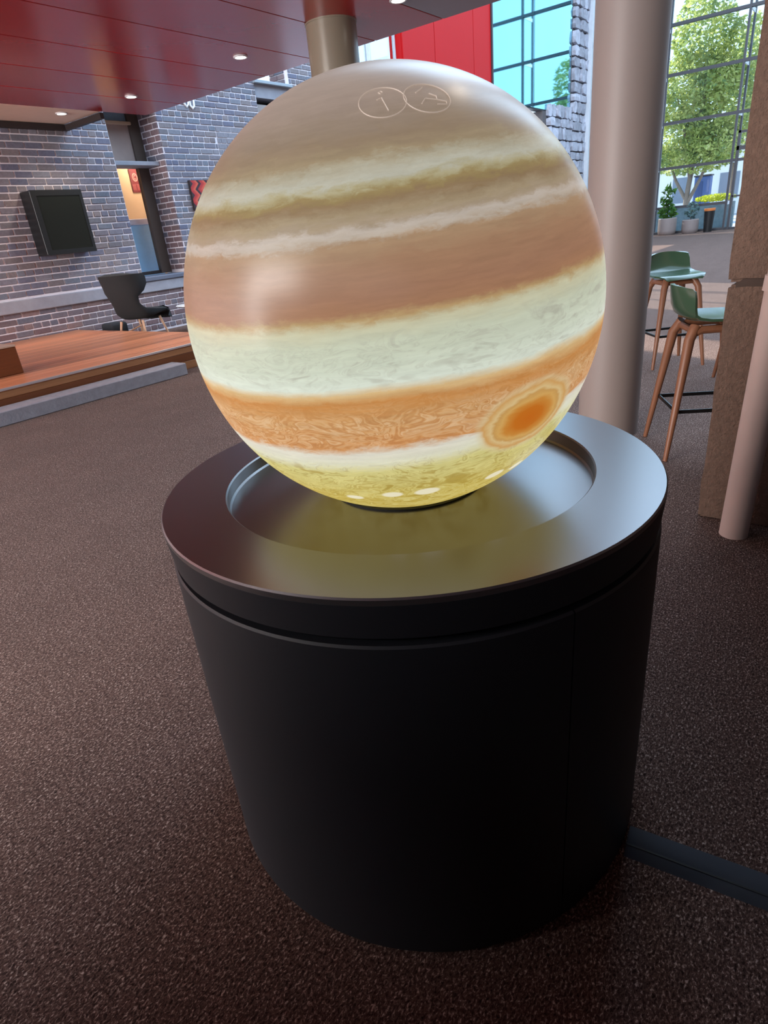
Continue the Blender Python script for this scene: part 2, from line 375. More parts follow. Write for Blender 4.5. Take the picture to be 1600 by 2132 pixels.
# bright upper window, red panels, mirror glass, rubble
w3 = struct('window_3', box(13.4, 16.6, V0 + .2, V0 + .26, 4.0, 4.1), STEELW, 'bright upper window beside the red panels')
for x in (13.42, 14.35, 15.3, 15.42, 16.56): obj('frame_post', box(x - .03, x + .03, V0 + .2, V0 + .26, 4.1, 9), STEELW, w3)
for x0, x1 in ((13.45, 14.32), (14.38, 15.27), (15.45, 16.53)): obj('pane', box(x0, x1, V0 + .22, V0 + .23, 4.1, 9), GLASS, w3)
wd = struct('wall_red', box(16.6, 21.72, V0 + .02, V0 + .4, 3.9, 9.6), REDW, 'glossy red panel wall high above the globe')
for x0, x1 in ((16.6, 18.25), (18.25, 20.55), (20.55, 21.72)):
    obj('panel', bbox(x0 + .01, x1 - .01, V0 - .02, V0 + .03, 3.9, 9.6, .008), REDW, wd)
obj('edge_strip', box(21.72, 21.80, V0 - .06, V0 + .3, 3.9, 9.6), STEEL, wd)
w4 = struct('window_4', box(21.8, 28.75, V0 + .03, V0 + .3, 4.86, 12.2), STEEL, 'pale blue mirrored glass reflecting the gridded window')
obj('pane', box(21.82, 25.12, V0 + .0, V0 + .028, 4.9, 12.1), CYANG, w4)
obj('pane', box(25.15, 28.7, V0 + .0, V0 + .028, 4.9, 12.1), CYANG, w4)
ws = struct('wall_rubble', join(box(26, 30.6, V0 + .02, V0 + .45, 0, 4.86), box(28.75, 30.6, V0 + .02, V0 + .45, 4.86, 12.2)), mat('rubble_joint', rgb(92, 84, 84), .9), 'pale rubble stone wall in the corner by the tall window')
rs = random.Random(11)
def stone(w, h, d):
    bm = bmesh.new(); bmesh.ops.create_cube(bm, size=1); bmesh.ops.subdivide_edges(bm, edges=bm.edges[:], cuts=1, use_grid_fill=True)
    sv = rs.uniform(0, 99)
    for v in bm.verts:
        v.co = Vector((v.co.x * w, v.co.y * d, v.co.z * h)); q = v.co.normalized() * min(w, h) * .12
        if abs(v.co.x) > w * .4 and abs(v.co.z) > h * .4: v.co.x -= q.x; v.co.z -= q.z
        nv = mnoise.noise_vector(v.co * 4 + Vector((sv, sv, 0))); v.co += nv * .045
    bm.verts.index_update(); r = ([tuple(v.co) for v in bm.verts], [tuple(v.index for v in f.verts) for f in bm.faces]); bm.free(); return r
def rubble(u0, u1, z0, z1):
    z = z0
    while z < z1:
        h = rs.uniform(.26, .5); u = u0
        while u < u1:
            w = rs.uniform(.3, .75); w = min(w, u1 - u) if u1 - u - w > .15 else u1 - u
            obj('stone', stone(w - .03, h - .03, rs.uniform(.2, .3)), RUBBLE, ws, (u + w / 2, V0 + rs.uniform(-.03, .03), z + h / 2)); u += w
        z += h
rubble(26.3, 28.75, 2.6, 4.8); rubble(28.78, 30.35, 1.2, 9.2)

# ------------------------------------------------------------------ ceiling: red soffit planks, beige end, downlights
ZC = 3.4
ce = struct('ceiling', prism([(-3.5, -9), (2.75, -9), (2.75, 3.29), (7.22, 3.29), (7.22, 9.8), (-3.5, 9.8)], ZC + .02, ZC + .5), DARKT, 'low glossy red soffit')
v = 9.8; k = 0
while v > -9:
    w = .93 if v > 3.3 else 1.2
    obj('soffit_panel', bbox(-3.5, 7.22 if v > 3.3 else 2.75, v - w + .006, v - .006, ZC, ZC + .03, .004), REDS if v > 4.3 else MAUVE, ce); v -= w
struct('ceiling_end', box(-9, 6.42, 9.8, V0 + .1, ZC, ZC + .5), BEIGE, 'beige ceiling strip against the brick wall')
struct('trim_2', join(box(-9, 6.46, V0 - .16, V0 - .075, ZC - .09, ZC - .01), box(6.40, 6.46, 9.8, V0 - .16, ZC - .09, ZC - .01)), DARKT, 'dark shadow trim under the beige ceiling strip')
struct('trim_3', box(6.46, 8.3, V0 - .05, V0 + .06, 3.72, 3.95), DARKT)
LAMP = emit('lamp_glow', (1, .93, .82, 1), 14)
for i, (x, y, lab) in enumerate(((5.95, 10.08, 'round recessed downlight in the beige ceiling strip by the brick wall'),
        (6.25, 8.72, 'round recessed downlight in the red soffit in front of the narrow window bay'),
        (6.25, 6.44, 'round recessed downlight in the red soffit next to the tan column'),
        (2.6, .72, 'round recessed downlight in the red soffit over the white column'),
        (6.25, 4.15, 'round recessed downlight in the red soffit at the top edge of the view'))):
    t = thing('downlight', lab, 'ceiling light', (x, y, ZC - .012), group='recessed downlights')
    obj('trim_ring', lathe([(.062, .012), (.085, .012), (.085, -.002), (.078, -.006), (.066, -.004)], 32, close=True), STEELW, t, smooth=True)
    obj('lens', lathe([(0.0001, .004), (.066, .002), (.066, .008), (.0001, .008)], 24), LAMP, t)
    d = bpy.data.lights.new('downlight_beam', 'SPOT'); d.energy = 110 if x > 4 else 12; d.spot_size = R(120); d.spot_blend = .8; d.color = (1, .86, .68); d.shadow_soft_size = .06
    q = bpy.data.objects.new('downlight_beam', d); COL.objects.link(q); q.parent = t; q.location = (0, 0, -.03)

# ------------------------------------------------------------------ tall window wall, far side of the atrium
UW = 30.6
wv = struct('window_5', box(UW, UW + .12, -9, 10.9, 0, .09), STEEL, 'tall gridded glass wall onto the garden')
pairs = [8.05, 5.08, 2.11, -.86, -3.83]
for p in pairs:
    for s in (0, 1.05): obj('mullion', box(UW + s - .04, UW + s + .10, p - .035, p + .035, .0, 12), STEEL, wv)
    for z in (1.0, 2.51, 4.13, 5.78, 7.41, 9.08, 10.7): obj('mullion_tie', box(UW + .10, UW + 1.01, p - .02, p + .02, z - .06, z + .06), STEELW, wv)
rails = [2.51, 4.13, 5.78, 7.41, 9.08, 10.7]
edges = [10.86] + pairs
for a, b in zip(edges[:-1], edges[1:]):
    zz = [.09] + ([1.02] if b in (5.08, 8.05) else []) + rails + [12.0]
    for z in zz[1:]: obj('rail', box(UW - .04, UW + .14, b + .035, a - (.035 if a != 10.86 else 0), z - .05, z + .05), STEEL, wv)
    for z0, z1 in zip(zz[:-1], zz[1:]): obj('pane', box(UW + .05, UW + .06, b + .035, a - (.035 if a != 10.86 else 0), z0 + .05, z1 - .05), GLASS, wv)
struct('trim_4', bbox(UW - .35, UW + .1, 10.72, 11.05, 0, 12.2, .01), STEELW, 'white corner post at the end of the glass wall')
struct('trim_5', box(UW - .42, UW - .33, 10.98, 11.1, 0, 12.2), DARKT)
dr = struct('door_1', box(UW - .06, UW + .14, 4.86, 4.95, 0, 3.5), STEEL, 'glazed door with a transom in the tall window')
for g in (box(UW - .06, UW + .14, 2.6, 4.95, 3.42, 3.5), box(UW - .06, UW + .14, 2.6, 4.95, 2.84, 2.98), box(UW - .06, UW + .14, 4.62, 4.66, 2.98, 3.42), box(UW - .06, UW + .14, 2.6, 4.9, 1.2, 1.26)): obj('door_rail', g, STEEL, dr)

# ------------------------------------------------------------------ globe on its plinth
PX, PY = 1.0682, .7711
pd = thing('plinth', 'round black exhibit plinth with wide dark metal rim carrying the glowing globe', 'plinth', (PX, PY, 0))
RB, ZB = .545, .806
prof = [(RB - .02, .012), (RB, .012), (RB, ZB - .004), (RB - .004, ZB), (RB - .02, ZB)]
obj('body_panel', lathe(prof, 110, R(-36.8), R(-116.6) + 2 * math.pi, close=True), BLACKM, pd, smooth=True)
obj('access_panel', lathe(prof, 32, R(-116.3), R(-37.1), close=True), BLACKM, pd, smooth=True)
obj('core', lathe([(.0001, 0), (RB - .03, 0), (RB - .03, .835), (.0001, .835)], 64), BLACKIN, pd)
ZT = .899; RI = .41; ZF = .866
obj('rim', lathe([(.17, ZF), (RI - .004, ZF), (RI, ZF + .004), (RI, ZT - .003), (RI + .003, ZT), (.5455, ZT), (.5485, ZT - .003), (.5485, ZT - .012), (.541, .822), (.534, .820), (.17, .820)], 128, close=True), PLATE, pd, smooth=True, angle=25)
rl = pd.children[-1]
rl['label'] = 'dark satin metal rim with a shallow round recess'
obj('skirt', lathe([(.5420, .821), (.5487, ZT - .013), (.5440, ZT - .013), (.536, .821)], 128, close=True), BLACKM, pd, smooth=True, angle=25)
obj('globe_seat', lathe([(.10, .80), (.155, .80), (.166, ZF + .004), (.172, ZF + .004), (.172, .80)], 64), BLACKIN, pd, smooth=True)

GR, GC = .412, Vector((PX, PY, 1.2495))
AX = Vector((-.0995, -.0074, .995)).normalized()
tocam = (Vector((0, 0, 1.4)) - GC); X_ = (tocam - AX * tocam.dot(AX)).normalized(); Y_ = AX.cross(X_)
GM = Matrix((X_, Y_, AX)).transposed()
def gl(p): return GM.transposed() @ Vector(p).normalized()     # world unit direction from the centre to globe axes
def jupiter():
    m = bpy.data.materials.new('banded_planet_projection'); t = NT(m)
    P = t.v('SCALE', t.obj(), 1 / GR); P = t.v('NORMALIZE', P)
    sx = t.n('ShaderNodeSeparateXYZ'); t.put(sx.inputs[0], P); z = sx.outputs[2]
    def st(a, b): return t.v('MULTIPLY', P, (a, a, b))
    n1 = t.m('SUBTRACT', t.noise(st(1.6, 7), 1.6, 3, .55), .5)
    n1c = t.v('SUBTRACT', t.noise(st(3, 8), 2.0, 4, .6, 0, 1), (.5, .5, .5))
    P2 = t.v('ADD', st(5, 15), t.v('SCALE', n1c, 1.6))
    n2 = t.m('SUBTRACT', t.noise(P2, 1.6, 7, .62, .4), .5)
    amp = t.ramp(t.m('MULTIPLY_ADD', z, .5, .5), [(0, .05), (.18, .05), (.27, .05), (.31, .035), (.34, .11), (.42, .07), (.45, .025), (.5, .03), (.56, .05), (.60, .06), (.66, .075), (.72, .075), (.8, .085), (.9, .09), (1, .06)])
    zz = t.m('ADD', z, t.m('MULTIPLY', n1, .035)); zz = t.m('ADD', zz, t.m('MULTIPLY', n2, t.m('MULTIPLY', amp, 1.0)))
    # great oval storm
    g = gl((-.3133, -.865, -.392)); e = AXL.cross(g).normalized(); nn = g.cross(e).normalized()
    d = t.v('SUBTRACT', P, tuple(g))
    n5 = t.m('MULTIPLY', t.m('SUBTRACT', t.noise(st(4, 7), 1.2, 2, .5, .5), .5), .22)
    a = t.m('DIVIDE', t.v('DOT_PRODUCT', d, tuple(e)), .21); b = t.m('DIVIDE', t.v('DOT_PRODUCT', d, tuple(nn)), .142)
    dd = t.m('ADD', t.m('SQRT', t.m('ADD', t.m('MULTIPLY', a, a), t.m('MULTIPLY', b, b))), n5)
    push = t.m('MULTIPLY', t.m('POWER', 2.718, t.m('MULTIPLY', t.m('MULTIPLY', dd, dd), -.55)), .05)
    zz = t.m('ADD', zz, t.m('MULTIPLY', push, t.m('SIGN', b)))
    L = [(78, 166, 150, 140), (65, 165, 148, 137), (56, 160, 142, 130), (49, 150, 132, 115), (45, 150, 130, 108), (41.5, 160, 142, 114), (39.5, 178, 170, 148), (37, 190, 188, 172), (35.2, 178, 168, 132), (33.6, 156, 136, 92),
         (32, 146, 122, 92), (29.5, 166, 148, 120), (27.8, 172, 154, 132), (26.6, 196, 184, 172), (25.4, 190, 176, 160), (24, 172, 142, 112), (20, 166, 128, 100), (14.5, 164, 122, 96), (11.2, 168, 124, 94), (9.8, 188, 158, 112), (8.2, 206, 202, 170), (5, 206, 212, 188), (0, 214, 222, 202),
         (-3.6, 226, 234, 218), (-5.4, 224, 190, 136), (-7.6, 206, 142, 78), (-12, 214, 164, 108), (-19.4, 216, 154, 96), (-21.6, 232, 228, 212), (-25.2, 232, 232, 206), (-28.5, 216, 208, 136), (-42, 204, 180, 84)]  # band colours also carry the projection's dimming towards the top
    col = t.ramp(t.m('MULTIPLY_ADD', zz, .5, .5), [((math.sin(R(q[0])) + 1) / 2, rgb(*q[1:])) for q in L])
    zm = t.m('MULTIPLY_ADD', z, .5, .5)
    # filaments in the southern belt, wisps in the pale zone and the polar yellow
    w1 = t.v('SUBTRACT', t.noise(st(1.8, 4.5), 1.4, 2, .5, 0, 1), (.5, .5, .5))
    w2 = t.v('SUBTRACT', t.noise(t.v('ADD', st(2.6, 7), t.v('SCALE', w1, 2.4)), 1.3, 2, .5, 0, 1), (.5, .5, .5))
    n4 = t.noise(t.v('ADD', st(2.0, 6.5), t.v('SCALE', w2, 2.6)), 1.25, 4, .5)
    seb = t.ramp(zm, [(.322, .1), (.342, .9), (.395, .9), (.418, .25), (.44, .1), (.455, 0)])
    fil = t.ramp(n4, [(.40, 0), (.44, .6), (.47, 0), (.51, .1), (.545, 1), (.58, .1), (.62, .8), (.66, .1), (.72, .9)])
    col = t.mix(t.m('MULTIPLY', t.m('MULTIPLY', seb, fil), .6), col, rgb(238, 206, 166))
    dk = t.ramp(n4, [(.30, .3), (.36, 1), (.41, 0), (.47, 0), (.495, .9), (.52, 0), (.58, 0), (.60, .6), (.62, 0)])
    col = t.mix(t.m('MULTIPLY', t.m('MULTIPLY', seb, dk), .5), col, rgb(176, 106, 58))
    ez = t.ramp(zm, [(.455, 0), (.48, .8), (.54, .8), (.57, 0)])
    wis = t.ramp(n4, [(.34, 1), (.46, 0), (.53, 0), (.57, .5), (.60, 0), (.68, .7)])
    col = t.mix(t.m('MULTIPLY', t.m('MULTIPLY', ez, wis), .75), col, rgb(178, 176, 160))
    sp = t.ramp(zm, [(.13, .9), (.26, .9), (.30, 0)])
    col = t.mix(t.m('MULTIPLY', t.m('MULTIPLY', sp, t.ramp(n4, [(.34, 1), (.44, 0), (.48, 0), (.50, .8), (.53, 0)])), .7), col, rgb(172, 142, 54))
    col = t.mix(t.m('MULTIPLY', t.m('MULTIPLY', sp, fil), .65), col, rgb(236, 226, 150))
    n3 = t.noise(t.v('ADD', st(4, 46), t.v('SCALE', n1c, 1.2)), 1.3, 4, .6)
    col = t.v('SCALE', col, t.m('MULTIPLY_ADD', n3, .34, .83))
    # storm colours
    swirl = t.m('ADD', dd, t.m('MULTIPLY', t.m('SUBTRACT', n4, .5), .25))
    gc = t.ramp(t.m('MULTIPLY', swirl, .5), [(0, rgb(204, 108, 28)), (.18, rgb(204, 116, 34)), (.29, rgb(210, 142, 62)), (.36, rgb(220, 172, 98)), (.41, rgb(208, 160, 92)), (.45, rgb(226, 196, 140)), (.52, rgb(216, 166, 100)), (.58, rgb(226, 206, 160))])
    gm = t.ramp(t.m('MULTIPLY', dd, .5), [(.52, 1), (.64, 0)])
    col = t.mix(gm, col, gc)
    # string of small white ovals
    om = None
    for q, w in (((-.6499, -.1604, -.7429), .045), ((-.6077, -.3463, -.7147), .05), ((-.5191, -.4734, -.7116), .06), ((-.2483, -.6671, -.7023), .055), ((-.10, -.70, -.70), .05)):
        c = gl(q); e2 = AXL.cross(c).normalized(); n_ = c.cross(e2).normalized(); dq = t.v('SUBTRACT', P, tuple(c))
        aa = t.m('DIVIDE', t.v('DOT_PRODUCT', dq, tuple(e2)), w); bb = t.m('DIVIDE', t.v('DOT_PRODUCT', dq, tuple(n_)), w * .62)
        r_ = t.m('SUBTRACT', 1.35, t.m('SQRT', t.m('ADD', t.m('MULTIPLY', aa, aa), t.m('MULTIPLY', bb, bb))), clamp=True)
        om = r_ if om is None else t.m('MAXIMUM', om, r_)
    col = t.mix(t.ramp(om, [(.3, 0), (.55, 1)]), col, rgb(246, 238, 206))
    b = t.bsdf(t.v('SCALE', col, .22), .31, 0, .34); t.put(b.inputs['Emission Color'], col); b.inputs['Emission Strength'].default_value = .82
    return m
AXL = Vector((0, 0, 1))
gt = thing('globe', 'large glowing banded planet globe with an orange oval storm', 'globe', GC)
gt.rotation_euler = GM.to_euler()
bm = bmesh.new(); bmesh.ops.create_uvsphere(bm, u_segments=160, v_segments=96, radius=GR); me = bpy.data.meshes.new('sphere'); bm.to_mesh(me); bm.free(); me.shade_smooth()
JUP = jupiter(); obj('sphere', me, JUP, gt)
# round interface icons shown on the upper globe, as hair-thin raised lines
ICON = mat('icon_line', rgb(170, 154, 142), .4, 0, .3, Emission_Color=rgb(186, 168, 154), Emission_Strength=.62)
def icon(name, wdir, strokes, ring):
    c = gl(wdir); up = (AXL - c * AXL.dot(c)).normalized(); ri = up.cross(c)
    gs = []
    def at(x, y):
        return tuple((c + ri * x + up * y).normalized() * (GR + .0006))
    if ring: strokes = strokes + [[(ring * math.cos(2 * math.pi * k / 36), ring * 1.0 * math.sin(2 * math.pi * k / 36)) for k in range(37)]]
    for s in strokes: gs.append(tube([at(*p) for p in s], .0008, 6))
    o = obj(name, join(*gs), ICON, gt)
icon('info_icon', (-.5076, -.3931, .7667), [[(-.018, .014), (.0, .022), (.012, -.055)], [(-.006, .055), (.004, .062), (.010, .052), (.0, .046), (-.006, .055)]], .085)
icon('satellite_icon', (-.3912, -.5057, .7689), [[(-.03, .035), (-.005, .05), (.01, .062)], [(.015, .02), (.035, .0), (.03, -.02), (-.01, -.005), (-.035, -.03)], [(.03, -.02), (.06, -.035), (.055, -.05), (.02, -.045)]], .085)

# ------------------------------------------------------------------ columns, pier, downpipe
c1 = thing('column', 'smooth white round column standing between the globe and the bar stools', 'column', (4.104, 1.243, 0))
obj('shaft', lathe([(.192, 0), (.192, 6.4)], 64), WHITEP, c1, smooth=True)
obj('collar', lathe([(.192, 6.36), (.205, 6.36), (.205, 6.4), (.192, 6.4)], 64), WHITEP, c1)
c2 = thing('column', 'tan round column under the red soffit behind the globe', 'column', (6.245, 5.015, 0))
obj('shaft', lathe([(.268, 0), (.268, 3.4)], 64), TANP, c2, smooth=True)
obj('collar', lathe([(.268, 3.385), (.276, 3.385), (.276, 3.4), (.268, 3.4)], 64), TANP, c2)
pr = thing('stone_pier', 'square brown sandstone pier of tall rough blocks beside the downpipe', 'pier', (3.4, .03, 0))
rk = random.Random(5)
def pier_block(z0, z1, grow):
    bm = bmesh.new(); V, F = box(-.43 - grow, .45 + grow, -.417 - grow, .417 + grow, z0, z1); vs = [bm.verts.new(q) for q in V]
    for f in F: bm.faces.new([vs[i] for i in f])
    bmesh.ops.subdivide_edges(bm, edges=bm.edges[:], cuts=11, use_grid_fill=True)
    bmesh.ops.bevel(bm, geom=[e for e in bm.edges if e.calc_face_angle(0) > 1], offset=.011, segments=2, affect='EDGES')
    for q in bm.verts:
        q.co += mnoise.noise_vector(q.co * 3.1) * .007 + mnoise.noise_vector(q.co * 11) * .005
    bm.verts.index_update(); r = ([tuple(q.co) for q in bm.verts], [tuple(q.index for q in f.verts) for f in bm.faces]); bm.free(); return r
for z0, z1, g in ((0, 1.053, 0), (1.063, 2.11, .004), (2.12, 3.16, 0), (3.17, 4.2, .003)): obj('stone_block', pier_block(z0, z1, g), PIER, pr, smooth=True)
for z in (1.03, 2.087, 3.137): obj('mortar_joint', box(-.425, .425, -.39, .39, z, z + .055), mat('dark_joint', rgb(70, 54, 46), .9), pr)
dp = thing('downpipe', 'white painted downpipe in front of the sandstone pier', 'pipe', (2.845, .272, 0))
obj('pipe', tube([(0, 0, .0), (.0, -.04, 1.5), (.0, -.055, 4.2)], .058, 32), PIPEP, dp, smooth=True)
obj('collar', tube([(0, -.028, 1.045), (0, -.031, 1.10)], .066, 32), PIPEP, dp, smooth=True)
obj('bracket', tube([(0.03, -.03, 1.07), (.12, -.03, 1.07)], .012, 8), PIPEP, dp)

# ------------------------------------------------------------------ stage, kerb, bench
sg = thing('timber_stage', 'low timber stage in front of the brick wall', 'stage', (0, 0, 0))
ZS = .3
v = 6.80; k = 0
pw = .155
while v < V0 - .12:
    w = min(pw, V0 - .1 - v)
    obj('plank', bbox(-9, 5.65, v + .002, v + w - .002, ZS - .03, ZS, .003), PLANK, sg); v += pw
obj('joist_base', box(-9, 5.60, 6.84, V0 - .1, 0, ZS - .03), DARKT, sg)
obj('fascia_board', bbox(-9, 5.65, 6.80, 6.84, .2, ZS - .03, .003), FASC, sg)
obj('fascia_board', bbox(-9, 5.65, 6.80, 6.84, .10, .198, .003), FASCD, sg)
obj('fascia_board', bbox(-9, 5.65, 6.80, 6.84, .0, .098, .003), FASC, sg)
obj('end_board', bbox(5.61, 5.65, 6.84, V0 - .1, 0, ZS - .03, .003), FASC, sg)
obj('nosing', bbox(-9, 5.66, 6.785, 6.80, ZS - .022, ZS + .004, .003), STAINW, sg)
kb = tag(obj('stone_kerb', bbox(-9, 4.58, 6.50, 6.782, 0, .14, .008), KERB), 'grey stone step along the front of the timber stage', 'kerb')
bn = thing('bench_block', 'low timber box seat standing on the stage at the edge of the view', 'bench', (2.0, 7.75, ZS + .001))
obj('side', bbox(-1.5, 1.145, -.23, .23, 0, .29, .006), FASCD, bn)
obj('lid', bbox(-1.5, 1.15, -.235, .235, .292, .312, .004), mat('pale_lid', rgb(190, 168, 150), .5), bn)

# ------------------------------------------------------------------ wall screen, picture, sign letter
tv = thing('wall_screen', 'black boxed screen mounted on the grey brick wall', 'screen', (5.84, V0 - .08, 1.98), R(0))
obj('casing', bbox(-.46, .38, -.33, .0, -.47, .46, .012), SCREENB, tv)
obj('bezel', join(box(-.46, .38, -.345, -.33, .38, .46), box(-.46, .38, -.345, -.33, -.47, -.40), box(-.46, -.38, -.345, -.33, -.40, .38), box(.33, .38, -.345, -.33, -.40, .38)), SCREENB, tv)
obj('display', box(-.38, .33, -.336, -.330, -.40, .38), SCREENG, tv)
art = thing('canvas_picture', 'red and black zigzag canvas on the brick wall beside the globe', 'picture', (9.0, V0 - .1, 2.33))
obj('canvas', box(-.34, .34, -.04, .012, -.26, .26), DARKT, art)
def artm():
    m = bpy.data.materials.new('zigzag_print'); t = NT(m); p = t.obj(); sx = t.n('ShaderNodeSeparateXYZ'); t.put(sx.inputs[0], p)
    zg = t.m('PINGPONG', t.m('ADD', sx.outputs[2], 3.0), .1); q = t.m('FRACT', t.m('MULTIPLY', t.m('ADD', t.m('ADD', sx.outputs[0], 2.0), zg), 5.0))
    c = t.ramp(q, [(0, rgb(196, 60, 48)), (.3, rgb(214, 96, 72)), (.36, rgb(60, 34, 40)), (.62, rgb(48, 30, 38)), (.68, rgb(168, 40, 44)), (1, rgb(186, 52, 46))])
    t.bsdf(c, .6); return m
obj('print', box(-.335, .335, -.043, -.04, -.255, .255), artm(), art)
LET = mat('white_letter', rgb(235, 235, 240), .4)
sl = thing('sign_letter', 'white raised sign letter on the bricks just above the red soffit edge', 'sign', (9.03, V0 - .1, 3.84))
obj('stroke', tube([(-.10, 0, .16), (-.085, 0, .03), (-.04, 0, -.02), (.0, 0, .02), (.04, 0, .14)], .018, 8), LET, sl, smooth=True)
obj('stroke', tube([(.04, 0, .14), (.045, 0, -.0), (.09, 0, -.04), (.135, 0, .0), (.15, 0, .16)], .02, 8), LET, sl, smooth=True)

# ------------------------------------------------------------------ wing chair and side table by the brick wall
ch = thing('wing_chair', 'black wing-backed lounge chair on wooden legs by the brick wall', 'chair', (6.15, 9.75, 0), R(24))
rows = []
#        x(forward) z  half-width  wing-forward  edge-lift
for x, z, w, d, l in ((.49, .36, .27, .0, .015), (.51, .43, .30, .0, .03), (.42, .455, .32, .0, .06), (.25, .44, .33, .0, .09), (.05, .41, .33, .01, .14), (-.10, .41, .32, .03, .16), (-.20, .47, .30, .06, .11), (-.27, .58, .27, .08, .04), (-.33, .68, .25, .09, .0), (-.38, .78, .27, .12, -.0), (-.41, .86, .34, .24, .0), (-.44, .96, .37, .34, .0), (-.47, 1.06, .38, .36, .0), (-.49, 1.12, .37, .34, .0)):
    rows.append([(x + d * abs(s) ** 2.2, w * math.sin(s * math.pi / 2) , z + l * abs(s) ** 3) for s in [k / 7 - 1 for k in range(15)]])
shell = obj('shell', sheet(rows, .09), BLACKF, ch, smooth=True, angle=60)
obj('seat_cushion', bbox(-.16, .44, -.25, .25, .47, .54, .03, 3), BLACKF, ch, smooth=True, angle=60)
LEGW = wood_mat('pale_leg_wood', rgb(196, 150, 122), rgb(222, 180, 150), None)
for sx_, sy_ in ((1, 1), (1, -1), (-1, 1), (-1, -1)):
    obj('leg', tube([(.26 * sx_ + .06, .2 * sy_, .40), (.36 * sx_ + .06, .27 * sy_, 0)], [.022, .013], 10), LEGW, ch, smooth=True)
obj('crossbar', tube([(-.3, -.23, .18), (.05, 0, .30), (-.3, .23, .18)], .014, 8), LEGW, ch)
tb = thing('side_table', 'small white round side table peeking out beside the globe', 'table', (7.55, 9.9, 0))
obj('table_top', lathe([(.0001, .43), (.36, .43), (.41, .445), (.42, .455), (.40, .465), (.0001, .465)], 48), mat('white_top', rgb(236, 232, 230), .3), tb, smooth=True, angle=30)
obj('stem', lathe([(.025, .02), (.025, .44)], 16), STEELW, tb, smooth=True)
obj('base', lathe([(.0001, 0), (.2, 0), (.2, .012), (.03, .03), (.0001, .03)], 32), STEELW, tb, smooth=True)
fs = thing('dark_floor_item', 'low dark object on the floor between the stage and the brick wall', 'dark_item', (6.12, 10.5, 0))  # soft-edged dark box for a small dark object
obj('cover', bbox(-.16, .16, -.18, .18, 0, .35, .05, 3), mat('navy_fabric', rgb(30, 33, 40), .9, var=.2, scale=40), fs, smooth=True, angle=60)

# ------------------------------------------------------------------ bar stools
def make_stool(label, loc, rz):
    t = thing('bar_stool', label, 'stool', loc, rz, 'green bar stools')
    rw = []
    for x, z, w, d, l in ((.205, .752, .15, -.02, -.004), (.20, .766, .175, -.02, -.0), (.15, .772, .205, -.01, .002), (.05, .766, .215, 0, .01), (-.06, .764, .215, 0, .016), (-.13, .772, .212, .01, .02), (-.175, .80, .208, .03, .012), (-.20, .845, .205, .05, .0), (-.212, .90, .198, .06, 0), (-.22, .945, .185, .065, -.006), (-.222, .962, .165, .06, -.012)):
        rw.append([(x + d * abs(s) ** 2, w * s, z + l * s * s) for s in [k / 6 - 1 for k in range(13)]])
    obj('seat_shell', sheet(rw, .014), GREENS, t, smooth=True, angle=70)
    for sx_, sy_ in ((1, 1), (1, -1), (-1, 1), (-1, -1)):
        obj('leg', tube([(.11 * sx_, .12 * sy_, .745), (.145 * sx_, .15 * sy_, .68), (.23 * sx_, .23 * sy_, 0)], [.030, .028, .0135], 12), STOOLW, t, smooth=True)
    for sy_ in (1, -1): obj('seat_rail', tube([(-.14, .14 * sy_, .70), (-.08, .135 * sy_, .728), (.08, .135 * sy_, .728), (.14, .14 * sy_, .70)], [.018, .022, .022, .018], 10), STOOLW, t, smooth=True)
    for sx_ in (1, -1): obj('cross_rail', tube([(.12 * sx_, -.14, .722), (.12 * sx_, .14, .722)], .018, 10), STOOLW, t, smooth=True)
    q = .182
    for a, b in (((q, q), (q, -q)), ((q, -q), (-q, -q)), ((-q, -q), (-q, q)), ((-q, q), (q, q))):
        x0, x1 = sorted((a[0], b[0])); y0, y1 = sorted((a[1], b[1]))
        obj('footrest_bar', bbox(x0 - .006, x1 + .006, y0 - .006, y1 + .006, .27, .292, .003), BLACKS, t)
    return t
make_stool('green bar stool half hidden by the sandstone pier, its backrest toward the white column', (3.958, .665, 0), math.atan2(-.877, .48))
make_stool('green bar stool half hidden by the white column, the one farther into the hall', (6.2, 1.37, 0), math.atan2(-.62, -.78))
make_stool('green bar stool behind the sandstone pier with only a leg showing', (5.57, .60, 0), R(-75))

# ------------------------------------------------------------------ planters and bin at the glass wall
LEAFD = leaf_mat('dark_leaf', [(.3, rgb(40, 70, 40)), (.5, rgb(70, 104, 52)), (.7, rgb(110, 140, 70))], .3)
LEAFB = leaf_mat('blue_leaf', [(.3, rgb(60, 80, 88)), (.5, rgb(90, 112, 112)), (.7, rgb(130, 150, 140))], .3)
POT = mat('planter_white', rgb(142, 126, 121), .6)
def leaves(rn, n, centre, rad, size, asp=.45):
    V, F = [], []
    for i in range(n):
        while True:
            q = Vector((rn.uniform(-1, 1), rn.uniform(-1, 1), rn.uniform(-1, 1)))
            if q.length < 1: break
        q = q.normalized() * q.length ** .6
        p = Vector(centre) + Vector((q.x * rad[0], q.y * rad[1], q.z * rad[2]))
        d = Vector((rn.gauss(0, 1), rn.gauss(0, 1), rn.gauss(0, .7))).normalized(); s = d.orthogonal().normalized(); s = (s * math.cos(i) + d.cross(s) * math.sin(i))
        L = size * rn.uniform(.6, 1.3); o = len(V)
        V += [tuple(p - d * L * .5), tuple(p + s * L * asp * .5), tuple(p + d * L * .5), tuple(p - s * L * asp * .5)]; F.append((o, o + 1, o + 2, o + 3))
    return V, F
